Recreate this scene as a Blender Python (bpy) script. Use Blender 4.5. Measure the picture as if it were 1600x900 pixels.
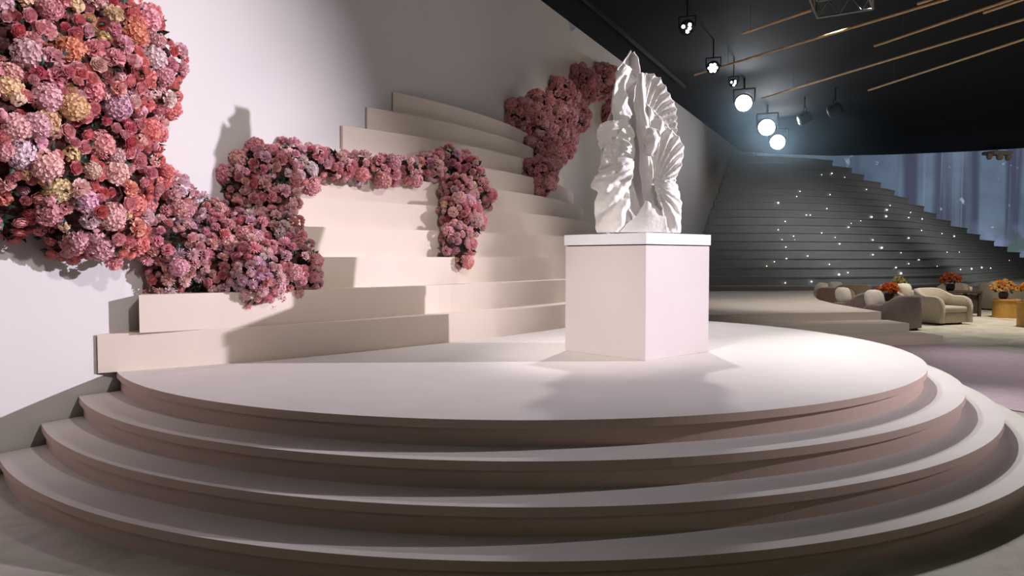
import bpy, bmesh, math, random
from mathutils import Vector, Matrix, noise

for o in list(bpy.data.objects):
    bpy.data.objects.remove(o)
SC = bpy.context.scene
COL = SC.collection
PI = math.pi

# ------------------------------------------------------------------ camera, world, lights
CAM_H = 1.6075
cam_data = bpy.data.cameras.new('camera')
cam_data.sensor_width = 36.0
cam_data.lens = 1161.7 / 1600 * 36
cam_data.clip_end = 300
cam = bpy.data.objects.new('camera', cam_data)
cam.location = (0, 0, CAM_H)
cam.rotation_euler = (PI / 2 - 0.0408, 0, 0)
COL.objects.link(cam)
SC.camera = cam

world = bpy.data.worlds.new('world')
SC.world = world
world.use_nodes = True
world.node_tree.nodes['Background'].inputs[0].default_value = (0.75, 0.72, 0.62, 1)
world.node_tree.nodes['Background'].inputs[1].default_value = 0.022

SC.view_settings.view_transform = 'Standard'
SC.view_settings.look = 'None'
SC.view_settings.exposure = 0.0
SC.view_settings.gamma = 1.0
SC.view_settings.use_curve_mapping = False
SC.cycles.use_denoising = True
SC.cycles.max_bounces = 6
SC.cycles.diffuse_bounces = 3
SC.cycles.sample_clamp_indirect = 4.0


def aim(o, loc, target):
    o.location = loc
    o.rotation_euler = (Vector(target) - Vector(loc)).to_track_quat('-Z', 'Y').to_euler()


def spot(name, loc, target, watts, color, angle, blend=0.5, size=0.08):
    d = bpy.data.lights.new(name, 'SPOT')
    d.energy = watts
    d.color = color
    d.spot_size = math.radians(angle)
    d.spot_blend = blend
    d.shadow_soft_size = size
    o = bpy.data.objects.new(name, d)
    aim(o, loc, target)
    COL.objects.link(o)
    return o


def area(name, loc, target, watts, color, sx, sy):
    d = bpy.data.lights.new(name, 'AREA')
    d.shape = 'RECTANGLE'
    d.size = sx
    d.size_y = sy
    d.energy = watts
    d.color = color
    o = bpy.data.objects.new(name, d)
    aim(o, loc, target)
    COL.objects.link(o)
    return o


# stage rig under the black ceiling, plus unseen fill lamps added for brightness
spot('spot_key', (20.0, 7.6, 6.3), (-3.6, 5.9, 1.7), 25000, (0.955, 0.885, 1.0), 22.5, 1.0, 0.12)
spot('spot_back', (2.0, 11.4, 6.3), (1.6, 8.2, 0.5), 950, (1.0, 0.96, 0.98), 84, 1.0, 0.12)
spot('spot_back_middle', (3.6, 11.6, 6.3), (4.9, 6.2, 0.2), 1700, (1.0, 0.98, 0.97), 50, 0.8, 0.10)
spot('spot_back_right', (6.5, 13.5, 6.3), (2.8, 8.8, 0.6), 650, (1.0, 0.97, 1.0), 44, 1.0, 0.12)
spot('spot_front', (4.5, 0.5, 6.2), (1.1, 7.6, 2.6), 650, (1.0, 0.92, 0.88), 20, 1.0, 0.25)
spot('spot_front_left', (-2.5, 0.8, 6.2), (0.8, 7.1, 1.0), 2700, (1.0, 0.91, 0.88), 18, 1.0, 0.25)
spot('spot_flowers', (3.0, 1.0, 6.2), (-3.9, 5.5, 3.1), 1400, (1.0, 0.91, 0.86), 50, 1.0, 0.2)
spot('garland_fill', (3.5, 1.8, 6.2), (-1.3, 8.0, 2.3), 900, (1.0, 0.91, 0.86), 26, 1.0, 0.15)  # unseen fill lamp added to brighten the garland
spot('spot_flowers_far', (6.0, 8.0, 6.3), (1.3, 14.2, 4.0), 800, (1.0, 0.90, 0.86), 22, 1.0, 0.2)
area('hall_light', (1.5, -3.0, 6.0), (1.0, 5.0, 0.3), 30, (0.90, 1.0, 0.64), 5, 3)
area('wall_wash', (3.0, 9.0, 6.4), (-1.0, 11.5, 3.8), 58, (1.0, 0.93, 0.90), 3, 3)
spot('lounge_light', (12.5, 18.0, 6.4), (12.2, 18.6, 0), 2000, (1.0, 0.91, 0.76), 100, 0.8, 0.5)
spot('dais_fill', (6.6, 15.0, 6.4), (6.8, 17.5, 0), 1000, (1.0, 0.92, 0.86), 62, 1.0, 0.4)  # added lamp without a fixture, lifts the dais top
spot('dais_front_fill', (8.5, 6.5, 6.4), (6.8, 14.8, 0.2), 1150, (1.0, 0.93, 0.86), 34, 1.0, 0.3)  # added fill for the dais step fronts, no fixture built
spot('floor_right_fill', (8.2, 13.5, 6.3), (8.4, 10.2, 0), 900, (1.0, 0.93, 0.98), 58, 0.9, 0.2)  # unseen lamp added to lighten the carpet and right floor
spot('far_stair_fill', (12.5, 23.0, 6.3), (12.8, 30.0, 0.3), 520, (0.94, 0.98, 0.98), 105, 1.0, 0.3)  # added fill without a fixture, lifts the dark staircase
spot('far_stair_fill_right', (22.0, 25.0, 6.3), (22.0, 36.0, 1.5), 800, (0.96, 0.98, 0.95), 100, 1.0, 0.3)  # second added fill, evens out the staircase's right end
spot('rod_fill', (14.0, 6.0, 3.0), (8.5, 13.5, 6.1), 1100, (1.0, 0.78, 0.48), 60, 1.0, 0.2)  # unseen low warm lamp added to brighten the brass rods

# ------------------------------------------------------------------ helpers


def link(name, me, mat=None, parent=None, smooth=False):
    if mat is not None:
        me.materials.append(mat)
    if smooth:
        for p in me.polygons:
            p.use_smooth = True
    o = bpy.data.objects.new(name, me)
    COL.objects.link(o)
    if parent is not None:
        o.parent = parent
        o.matrix_parent_inverse = Matrix.Identity(4)
    return o


def bm_obj(name, bm, mat=None, parent=None, smooth=False):
    bmesh.ops.recalc_face_normals(bm, faces=bm.faces)
    me = bpy.data.meshes.new(name)
    bm.to_mesh(me)
    bm.free()
    return link(name, me, mat, parent, smooth)


def tag(o, label=None, cat=None, group=None, kind=None):
    if label:
        o['label'] = label
    if cat:
        o['category'] = cat
    if group:
        o['group'] = group
    if kind:
        o['kind'] = kind
    return o


def empty(name, loc, label, cat, group=None, rz=0.0):
    o = bpy.data.objects.new(name, None)
    o.empty_display_size = 0.2
    o.location = loc
    o.rotation_euler = (0, 0, rz)
    COL.objects.link(o)
    return tag(o, label, cat, group)


def copy_tree(o, parent=None):
    c = o.copy()
    COL.objects.link(c)
    if parent is not None:
        c.parent = parent
    for ch in list(o.children):
        copy_tree(ch, c)
    return c


def bm_box(bm, c, s, rz=0.0, bevel=0.0):
    m = Matrix.Translation(c) @ Matrix.Rotation(rz, 4, 'Z') @ Matrix.Diagonal((s[0], s[1], s[2], 1))
    r = bmesh.ops.create_cube(bm, size=1.0, matrix=m)
    if bevel > 0:
        es = set()
        for v in r['verts']:
            es.update(v.link_edges)
        bmesh.ops.bevel(bm, geom=list(es), offset=bevel, segments=3, profile=0.5, affect='EDGES')


def bm_prism(bm, pts, z0, z1, bevel=0.0):
    n = len(pts)
    lo = [bm.verts.new((p[0], p[1], z0)) for p in pts]
    hi = [bm.verts.new((p[0], p[1], z1)) for p in pts]
    bm.faces.new(list(reversed(lo)))
    top = bm.faces.new(hi)
    for i in range(n):
        j = (i + 1) % n
        bm.faces.new((lo[i], lo[j], hi[j], hi[i]))
    if bevel > 0:
        bmesh.ops.bevel(bm, geom=list(top.edges), offset=bevel, segments=2, profile=0.5, affect='EDGES')


def bm_tube(bm, a, b, r, n=8, r2=None):
    a = Vector(a)
    b = Vector(b)
    d = b - a
    q = d.to_track_quat('Z', 'Y').to_matrix().to_4x4()
    m = Matrix.Translation((a + b) / 2) @ q
    bmesh.ops.create_cone(bm, cap_ends=True, segments=n, radius1=r, radius2=r if r2 is None else r2,
                          depth=d.length, matrix=m)


def bm_lathe(bm, prof, n=24, c=(0, 0, 0)):
    rings = []
    for r, z in prof:
        rings.append([bm.verts.new((c[0] + max(r, 1e-4) * math.cos(2 * PI * i / n),
                                    c[1] + max(r, 1e-4) * math.sin(2 * PI * i / n), c[2] + z)) for i in range(n)])
    for a, b in zip(rings, rings[1:]):
        for i in range(n):
            j = (i + 1) % n
            bm.faces.new((a[i], a[j], b[j], b[i]))
    bm.faces.new(list(reversed(rings[0])))
    bm.faces.new(rings[-1])


# ------------------------------------------------------------------ materials
def new_mat(name):
    m = bpy.data.materials.new(name)
    m.use_nodes = True
    nt = m.node_tree
    return m, nt, nt.nodes['Principled BSDF']


def surf(name, col, rough=0.7, metal=0.0, var=0.06, scale=6.0, bump=0.0, bump_scale=150.0, spec=0.5, sheen=0.0, detail=5):
    m, nt, b = new_mat(name)
    tc = nt.nodes.new('ShaderNodeTexCoord')
    nz = nt.nodes.new('ShaderNodeTexNoise')
    nz.inputs['Scale'].default_value = scale
    nz.inputs['Detail'].default_value = detail
    nt.links.new(tc.outputs['Object'], nz.inputs['Vector'])
    rp = nt.nodes.new('ShaderNodeValToRGB')
    rp.color_ramp.elements[0].position = 0.3
    rp.color_ramp.elements[1].position = 0.7
    rp.color_ramp.elements[0].color = tuple(max(0, c * (1 - var)) for c in col) + (1,)
    rp.color_ramp.elements[1].color = tuple(min(1, c * (1 + var)) for c in col) + (1,)
    nt.links.new(nz.outputs['Fac'], rp.inputs['Fac'])
    nt.links.new(rp.outputs['Color'], b.inputs['Base Color'])
    b.inputs['Roughness'].default_value = rough
    b.inputs['Metallic'].default_value = metal
    b.inputs['Specular IOR Level'].default_value = spec
    if sheen:
        b.inputs['Sheen Weight'].default_value = sheen
    if bump:
        n2 = nt.nodes.new('ShaderNodeTexNoise')
        n2.inputs['Scale'].default_value = bump_scale
        n2.inputs['Detail'].default_value = 3
        nt.links.new(tc.outputs['Object'], n2.inputs['Vector'])
        bp = nt.nodes.new('ShaderNodeBump')
        bp.inputs['Strength'].default_value = bump
        bp.inputs['Distance'].default_value = 0.01
        nt.links.new(n2.outputs['Fac'], bp.inputs['Height'])
        nt.links.new(bp.outputs['Normal'], b.inputs['Normal'])
    return m


def glow(name, col, strength):
    m, nt, b = new_mat(name)
    b.inputs['Base Color'].default_value = (0.02, 0.02, 0.02, 1)
    b.inputs['Emission Color'].default_value = tuple(col) + (1,)
    b.inputs['Emission Strength'].default_value = strength
    return m


M = {}
M['wall'] = surf('white_wall_paint', (0.62, 0.59, 0.595), 0.85, var=0.012, scale=1.2, bump=0.05, spec=0.2)
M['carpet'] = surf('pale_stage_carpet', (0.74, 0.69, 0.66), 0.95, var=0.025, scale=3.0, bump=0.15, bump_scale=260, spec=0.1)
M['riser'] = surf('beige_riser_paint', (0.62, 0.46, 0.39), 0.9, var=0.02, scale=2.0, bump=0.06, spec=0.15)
M['stair'] = surf('beige_stair_paint', (0.77, 0.67, 0.59), 0.8, var=0.02, scale=2.0, bump=0.06, spec=0.2)
M['far_stair'] = surf('grey_stair_paint', (0.42, 0.42, 0.42), 0.85, var=0.05, scale=1.0, spec=0.2)
M['dais'] = surf('taupe_dais_carpet', (0.60, 0.52, 0.46), 0.92, var=0.04, scale=2.0, bump=0.1, spec=0.15)
M['mauve'] = surf('mauve_carpet', (0.52, 0.41, 0.45), 0.95, var=0.05, scale=5.0, bump=0.15, bump_scale=200, spec=0.1)
M['ceiling'] = surf('black_ceiling', (0.005, 0.008, 0.013), 0.8, var=0.2, scale=0.8, spec=0.2)
M['black_metal'] = surf('black_metal', (0.02, 0.02, 0.022), 0.45, metal=0.4, var=0.1)
M['steel'] = surf('dark_steel', (0.22, 0.23, 0.24), 0.4, metal=0.8, var=0.1)
M['gold'] = surf('brass_rod', (0.90, 0.62, 0.36), 0.5, metal=0.1, var=0.1)
M['plinth'] = surf('blush_plinth_paint', (0.68, 0.61, 0.60), 0.7, var=0.015, scale=2.0, spec=0.25)
M['cap'] = surf('white_plinth_top', (0.86, 0.85, 0.87), 0.5, var=0.01, scale=2.0, spec=0.4)
M['sheet'] = surf('white_parchment', (0.84, 0.80, 0.77), 0.55, var=0.05, scale=5.0, bump=0.6, bump_scale=38, spec=0.35)
M['sofa_beige'] = surf('beige_boucle', (0.50, 0.44, 0.36), 0.95, var=0.08, scale=20, bump=0.3, bump_scale=90, spec=0.1, sheen=0.2)
M['sofa_taupe'] = surf('taupe_velvet', (0.20, 0.155, 0.15), 0.9, var=0.08, scale=12, bump=0.15, spec=0.1, sheen=0.3)
M['sofa_brown'] = surf('brown_velvet', (0.25, 0.19, 0.15), 0.9, var=0.08, scale=12, bump=0.15, spec=0.1, sheen=0.3)
M['cushion'] = surf('cream_cushion', (0.66, 0.61, 0.55), 0.95, var=0.05, scale=15, bump=0.2, spec=0.1)
M['gold_barrel'] = surf('amber_barrel', (0.55, 0.30, 0.07), 0.45, metal=0.2, var=0.12, scale=8)
M['dark_wood'] = surf('dark_wood', (0.06, 0.04, 0.03), 0.5, var=0.2, scale=8)
M['pot'] = surf('dark_pot', (0.03, 0.025, 0.03), 0.4, var=0.1)
M['leaf'] = surf('dark_green_leaf', (0.025, 0.055, 0.04), 0.55, var=0.5, scale=9)
M['shaded_bed'] = surf('shaded_petal_bed', (0.075, 0.035, 0.032), 0.95, var=0.7, scale=18, spec=0.1)  # shade between the blooms put into the colour
M['lens'] = glow('lamp_lens', (0.93, 0.96, 1.0), 60)
M['led'] = glow('led_dot', (0.95, 0.97, 1.0), 14)
M['star'] = glow('fairy_light_glow', (1.0, 0.95, 0.86), 2.2)


def concrete():
    m, nt, b = new_mat('mottled_concrete_floor')
    tc = nt.nodes.new('ShaderNodeTexCoord')
    n1 = nt.nodes.new('ShaderNodeTexNoise')
    n1.inputs['Scale'].default_value = 1.6
    n1.inputs['Detail'].default_value = 8
    n1.inputs['Roughness'].default_value = 0.65
    n1.inputs['Distortion'].default_value = 0.8
    nt.links.new(tc.outputs['Object'], n1.inputs['Vector'])
    rp = nt.nodes.new('ShaderNodeValToRGB')
    e = rp.color_ramp.elements
    e[0].position = 0.32
    e[0].color = (0.40, 0.36, 0.30, 1)
    e[1].position = 0.68
    e[1].color = (0.66, 0.62, 0.55, 1)
    nt.links.new(n1.outputs['Fac'], rp.inputs['Fac'])
    nt.links.new(rp.outputs['Color'], b.inputs['Base Color'])
    b.inputs['Roughness'].default_value = 0.6
    bp = nt.nodes.new('ShaderNodeBump')
    bp.inputs['Strength'].default_value = 0.15
    bp.inputs['Distance'].default_value = 0.01
    nt.links.new(n1.outputs['Fac'], bp.inputs['Height'])
    nt.links.new(bp.outputs['Normal'], b.inputs['Normal'])
    return m


M['floor'] = concrete()


def petal_mat():
    # the bloom's own colour comes from the object colour; petals are deeper at the heart (attribute 'tint')
    m, nt, b = new_mat('petal')
    oi = nt.nodes.new('ShaderNodeObjectInfo')
    at = nt.nodes.new('ShaderNodeAttribute')
    at.attribute_name = 'tint'
    hs = nt.nodes.new('ShaderNodeHueSaturation')
    hs.inputs['Saturation'].default_value = 1.2
    hs.inputs['Value'].default_value = 0.90
    nt.links.new(oi.outputs['Color'], hs.inputs['Color'])
    mx = nt.nodes.new('ShaderNodeMixRGB')
    nt.links.new(at.outputs['Fac'], mx.inputs['Fac'])
    nt.links.new(hs.outputs['Color'], mx.inputs['Color1'])
    nt.links.new(oi.outputs['Color'], mx.inputs['Color2'])
    nt.links.new(mx.outputs['Color'], b.inputs['Base Color'])
    b.inputs['Roughness'].default_value = 0.65
    b.inputs['Specular IOR Level'].default_value = 0.25
    tr = nt.nodes.new('ShaderNodeBsdfTranslucent')
    nt.links.new(mx.outputs['Color'], tr.inputs['Color'])
    ms = nt.nodes.new('ShaderNodeMixShader')
    ms.inputs['Fac'].default_value = 0.35
    nt.links.new(b.outputs[0], ms.inputs[1])
    nt.links.new(tr.outputs[0], ms.inputs[2])
    nt.links.new(ms.outputs[0], nt.nodes['Material Output'].inputs['Surface'])
    return m


M['petal'] = petal_mat()


def forest_mat():
    # the picture shown on the LED screen: misty forest, vertical trunks, light through leaves
    m, nt, b = new_mat('led_forest_picture')
    N = nt.nodes
    L = nt.links
    uv = N.new('ShaderNodeUVMap')
    uv.uv_map = 'UVMap'

    def noise_tex(sx, sy, detail, off=0.0, scale=1.0, dist=0.0):
        mp = N.new('ShaderNodeMapping')
        mp.inputs['Scale'].default_value = (sx, sy, 1)
        mp.inputs['Location'].default_value = (off, off * 0.7, off)
        L.new(uv.outputs['UV'], mp.inputs['Vector'])
        n = N.new('ShaderNodeTexNoise')
        n.inputs['Scale'].default_value = scale
        n.inputs['Detail'].default_value = detail
        n.inputs['Distortion'].default_value = dist
        L.new(mp.outputs['Vector'], n.inputs['Vector'])
        return n.outputs['Fac']

    def ramp(fac, p0, c0, p1, c1):
        r = N.new('ShaderNodeValToRGB')
        r.color_ramp.elements[0].position = p0
        r.color_ramp.elements[0].color = c0 + (1,)
        r.color_ramp.elements[1].position = p1
        r.color_ramp.elements[1].color = c1 + (1,)
        L.new(fac, r.inputs['Fac'])
        return r.outputs['Color']

    def mix(fac, a, c2, mode='MIX'):
        x = N.new('ShaderNodeMixRGB')
        x.blend_type = mode
        if isinstance(fac, float):
            x.inputs['Fac'].default_value = fac
        else:
            L.new(fac, x.inputs['Fac'])
        for k, v in (('Color1', a), ('Color2', c2)):
            if isinstance(v, tuple):
                x.inputs[k].default_value = v + (1,)
            else:
                L.new(v, x.inputs[k])
        return x.outputs['Color']

    mist = ramp(noise_tex(4, 3, 4, 2.0), 0.3, (0.045, 0.065, 0.10), 0.75, (0.115, 0.16, 0.215))
    trunks = ramp(noise_tex(17, 0.25, 3, 5.0), 0.40, (1, 1, 1), 0.52, (0, 0, 0))
    col = mix(trunks, mist, (0.042, 0.047, 0.076))
    thin = ramp(noise_tex(70, 0.6, 2, 9.0), 0.62, (0, 0, 0), 0.72, (0.55, 0.55, 0.55))
    col = mix(thin, col, (0.15, 0.20, 0.29))
    leaves = ramp(noise_tex(30, 14, 6, 3.0, 1.0, 0.6), 0.66, (0, 0, 0), 0.74, (0.8, 0.8, 0.8))
    col = mix(leaves, col, (0.30, 0.38, 0.42))
    sep = N.new('ShaderNodeSeparateXYZ')
    L.new(uv.outputs['UV'], sep.inputs['Vector'])
    low = ramp(sep.outputs['Y'], 0.12, (1, 1, 1), 0.30, (0, 0, 0))
    bush = ramp(noise_tex(14, 10, 6, 7.0), 0.42, (0.055, 0.085, 0.085), 0.62, (0.15, 0.17, 0.30))
    col = mix(low, col, bush)
    b.inputs['Base Color'].default_value = (0.01, 0.01, 0.01, 1)
    L.new(col, b.inputs['Emission Color'])
    b.inputs['Emission Strength'].default_value = 1.35
    return m


M['forest'] = forest_mat()

# ------------------------------------------------------------------ plan geometry (metres; floor z = 0, y away from the viewer)
PLAT = 0.66          # height of the round platform
RISE = 0.165
CX, CY = 0.082, 8.298
RADII = [3.995, 4.276, 4.54, 4.822]
SX, SY = -8.61, 16.21   # centre of the curved staircase
SR, ST, SH = 11.371, 0.208, 0.318
WALL_H = 6.56

WY = [-3, 0, 6.3, 10.4, 44]
WXV = [-9.10, -7.20, -3.285, -1.5, 15.2]


def wall_x(y):
    for i in range(len(WY) - 1):
        if y <= WY[i + 1]:
            t = (y - WY[i]) / (WY[i + 1] - WY[i])
            return WXV[i] + t * (WXV[i + 1] - WXV[i])
    return WXV[-1]


PITCH = 0.0408


def ray(px, py):
    u = (px - 800) / 1161.7
    w = -(py - 450) / 1161.7
    c, s = math.cos(PITCH), math.sin(PITCH)
    return Vector((u, c + w * s, -s + w * c))


EYE = Vector((0, 0, CAM_H))


def on_z(px, py, z):
    r = ray(px, py)
    return EYE + r * ((z - CAM_H) / r.z)


def on_y(px, py, y):
    r = ray(px, py)
    return EYE + r * (y / r.y)


def on_back(px, py):
    """where the sight line meets the curved staircase or the white wall"""
    r = ray(px, py)
    t = 3.0
    while t < 45:
        p = EYE + r * t
        z = p.z
        hit = p.x < wall_x(p.y)
        if z < PLAT + 10 * SH:
            n = max(0, (z - PLAT) / SH)
            if math.hypot(p.x - SX, p.y - SY) < SR - ST * n:
                hit = True
        if hit:
            return p
        t += 0.02
    return EYE + r * 20


# ------------------------------------------------------------------ setting: floor, wall, ceiling
bm = bmesh.new()
bm_prism(bm, [(-14, -6), (70, -6), (70, 75), (-14, 75)], -0.1, 0.0)
tag(bm_obj('floor', bm, M['floor']), kind='structure')

bm = bmesh.new()
ys = [-3, 0, 3, 6.3, 8.3, 10.4] + [10.4 + 33.6 * i / 10 for i in range(1, 11)]
front = [(wall_x(y), y) for y in ys]
back = [(wall_x(y) - 0.28, y + 0.12) for y in reversed(ys)]
bm_prism(bm, front + back, 0.0, WALL_H)
tag(bm_obj('wall_left', bm, M['wall']), kind='structure')

# ceiling: black panels, its far edge bows along the screen
edge = [(4.0, 37.0)]
for px, py in ((1130, 232), (1150, 236), (1220, 241), (1300, 243.5), (1380, 242), (1450, 239.5), (1530, 236), (1600, 231.5)):
    p = on_z(px, py, WALL_H)
    edge.append((p.x, p.y))
edge += [(30.0, 30.5), (45, 24.0), (45, -6), (-14, -6), (-14, 37)]
bm = bmesh.new()
bm_prism(bm, list(reversed(edge)), WALL_H + 0.002, WALL_H + 0.18)
ceil = tag(bm_obj('ceiling', bm, M['ceiling']), kind='structure')
for k in range(1):      # black batten under the ceiling, running along the wall
    bm = bmesh.new()
    y0 = 14.5
    bm_box(bm, (wall_x(y0) + 0.9, y0, WALL_H - 0.03), (0.07, 16.0, 0.06), rz=-0.46)
    bm_obj('batten', bm, M['black_metal'], ceil)

# mauve carpet lying on the floor right of the platform
bm = bmesh.new()
bm_prism(bm, [(5.05, 8.05), (5.27, 7.71), (5.6, 7.2), (8.6, 8.2), (8.45, 12.0), (7.96, 13.68), (6.16, 13.37), (4.0, 13.04), (4.4, 11.3), (4.95, 9.6)], 0.0, 0.012)
tag(bm_obj('mauve_carpet', bm, M['mauve']), 'mauve carpet on the floor to the right of the round stepped platform', 'carpet')

# ------------------------------------------------------------------ round platform with steps


def circle_clipped(R, clip_r, n=160):
    """points of the disc edge on the viewer's side: outside the staircase circle and right of the wall"""
    pts = []
    for i in range(n * 4):
        a = -PI - 0.35 + (PI * 2) * i / (n * 4)
        x, y = CX + R * math.cos(a), CY + R * math.sin(a)
        pts.append((a, x, y))
    keep = [(x, y) for a, x, y in pts if x > wall_x(y) + 0.01 and math.hypot(x - SX, y - SY) > clip_r]
    # rotate so that the run is contiguous
    flags = [x > wall_x(y) + 0.01 and math.hypot(x - SX, y - SY) > clip_r for a, x, y in pts]
    st = 0
    for i in range(len(flags)):
        if flags[i] and not flags[i - 1]:
            st = i
    run = []
    for i in range(len(flags)):
        j = (st + i) % len(flags)
        if not flags[j]:
            break
        run.append((pts[j][1], pts[j][2]))
    return run


def platform_poly(R, clip_r):
    run = circle_clipped(R, clip_r)
    run = run[::3] + [run[-1]]
    # close along the staircase arc, from the far end back to the wall
    a1 = math.atan2(run[-1][1] - SY, run[-1][0] - SX)
    a0 = math.atan2(run[0][1] - SY, run[0][0] - SX)
    arc = []
    for i in range(1, 30):
        a = a1 + (a0 - a1) * i / 30
        x, y = SX + clip_r * math.cos(a), SY + clip_r * math.sin(a)
        if x > wall_x(y) + 0.01:
            arc.append((x, y))
    return run + arc


podium = empty('round_platform', (CX, CY, 0), 'round pale beige platform with curved steps carrying the square plinth', 'platform')
BASE_R = 11.25
NOSE, OVER = 0.052, 0.03
for k in range(4):
    ztop = PLAT - RISE * k
    bm = bmesh.new()
    bm_prism(bm, platform_poly(RADII[k], BASE_R + 0.004), ztop - NOSE, ztop, bevel=0.004)
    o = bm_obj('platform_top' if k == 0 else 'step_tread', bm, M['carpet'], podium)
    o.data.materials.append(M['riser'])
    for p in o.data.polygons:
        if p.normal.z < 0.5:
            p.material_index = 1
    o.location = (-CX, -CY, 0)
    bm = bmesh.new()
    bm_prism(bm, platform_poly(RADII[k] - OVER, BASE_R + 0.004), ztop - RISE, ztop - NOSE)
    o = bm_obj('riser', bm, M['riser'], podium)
    o.location = (-CX, -CY, 0)

# ------------------------------------------------------------------ curved staircase along the wall
stairs = empty('curved_staircase', (-1.5, 11.0, 0), 'curved beige staircase of tall steps rising along the white wall', 'staircase')


def stair_poly(R, corr=0.0, left_end=None):
    pts = []
    for i in range(0, 241):
        a = -1.25 + 1.35 * i / 240
        pts.append((a, SX + R * math.cos(a), SY + R * math.sin(a)))
    inside = [(a, x, y) for a, x, y in pts if x > wall_x(y) + 0.015]
    angs = [a for a, x, y in inside[::3]] + [inside[-1][0]]
    if left_end:
        a_l = math.atan2(left_end[1] - SY, left_end[0] - SX)
        angs = [a_l + 0.012 * k for k in range(6)] + [a for a in angs if a > a_l + 0.07]
    else:
        a_l = angs[0]
    out = []
    for a in angs:
        rr = R + corr * max(0.0, 1 - (a - a_l) * R / 3.2)
        out.append((SX + rr * math.cos(a), SY + rr * math.sin(a)))
    out = [(x, y) for x, y in out if x > wall_x(y) + 0.015]
    # back along the wall; the left end face turns straight back to the wall
    ya, yb = out[-1][1], out[0][1]
    while wall_x(yb) / yb < out[0][0] / out[0][1] + 0.002 and left_end:
        yb += 0.01
    for i in range(1, 9):
        y = ya + (yb - ya) * i / 8
        out.append((wall_x(y) + 0.012, y))
    return out


bm = bmesh.new()
bm_prism(bm, stair_poly(BASE_R), 0.0, PLAT)
o = bm_obj('base', bm, M['stair'], stairs)
o.location = -stairs.location
CORR = {1: 0.21, 2: 0.47, 3: 0.3, 4: 0.15}
LEFT = {1: (-3.385, 6.045), 2: (-3.111, 6.191)}
for n in range(1, 11):
    bm = bmesh.new()
    R = SR - ST * n + (0.03 if n == 1 else 0)
    bm_prism(bm, stair_poly(R, CORR.get(n, 0), LEFT.get(n)), PLAT + SH * (n - 1), PLAT + SH * n, bevel=0.004)
    o = bm_obj('step', bm, M['stair'], stairs)
    o.location = -stairs.location

# ------------------------------------------------------------------ far dais and dark far staircase, LED screen
dais = empty('dais', (7, 20, 0), 'low taupe dais with three shallow steps behind the platform, before the dark staircase', 'dais')
d_right = [(7.61, 15.29), (7.66, 16.29), (7.79, 17.98), (8.1, 19.6), (8.75, 21.49), (9.8, 24.2), (11.55, 26.4), (14.0, 26.6), (16.9, 26.5), (22, 27.6), (28, 30), (36, 35)]


def wall_pts(y0, y1, n=6):
    return [(wall_x(y0 + (y1 - y0) * i / n) + 0.02, y0 + (y1 - y0) * i / n) for i in range(n + 1)]


for k, (z, pts) in enumerate((
        (0.495, [(3.35, 14.36)] + d_right + [(42, 52), (20, 44)] + wall_pts(40, 19.5) + [(3.1, 17.6), (3.1, 16.0)]),
        (0.33, [(3.3, 13.45), (7.75, 14.46), (7.72, 15.2), (7.6, 15.285), (3.35, 14.355), (3.2, 14.33)]),
        (0.165, [(3.1, 12.95), (6.16, 13.40), (7.98, 13.71), (7.93, 14.4), (7.74, 14.455), (3.3, 13.445), (3.1, 13.4)]))):
    bm = bmesh.new()
    bm_prism(bm, pts, 0.0, z, bevel=0.004)
    o = bm_obj('dais_top' if k == 0 else 'dais_step', bm, M['dais'], dais)
    o.location = -dais.location

far = empty('far_staircase', (14, 32, 0.495), 'tall dark grey curved staircase at the back, dotted with tiny lights', 'staircase')
ends_px = [1296, 1322, 1345, 1370, 1392, 1415, 1437, 1460, 1483, 1506, 1528.6, 1551, 1571.4, 1592, 1612, 1626, 1640, 1654]
FAR_ROWS = []
NF = 18
for i in range(NF):
    ztop = 6.068 - 0.318 * i
    zbot = ztop - 0.318 if i < NF - 1 else 0.497
    ya = 28.94 + 0.45 * (8 - i)
    u = (ends_px[i] - 800) / 1161.7
    pts = []
    s = -3.5
    while True:
        X = 9.18 + s
        if s < 0:
            Y = ya + 0.05 * s
        elif s < 8:
            Y = ya + 0.05 * s + 0.0513 * s * s
        else:
            Y = ya + 0.4 + 3.283 + 1.1 * (s - 8)
        if X > wall_x(Y) + 0.02:
            pts.append((X, Y))
        elif s < 2:
            s += 0.02
            continue
        if X > u * Y or s > 30:
            break
        s += 0.4
    FAR_ROWS.append((pts, zbot, ztop))
    # solid back to a line behind
    e = pts[-1]
    back = [(e[0] - 0.2, e[1] + 1.6)]
    yb = 36.2
    poly = pts + [(x - 0.9, y + 1.5) for x, y in reversed(pts) if x - 0.9 > wall_x(y + 1.5) + 0.05]
    bm = bmesh.new()
    bm_prism(bm, poly, zbot, ztop - 0.05)
    shade_lip = [(x + 0.02, y - 0.03) for x, y in pts] + poly[len(pts):]  # overhang added to throw a dark line under each step edge
    bm_prism(bm, shade_lip, ztop - 0.05, ztop)
    o = bm_obj('step', bm, M['far_stair'], far)
    o.location = -far.location

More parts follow.
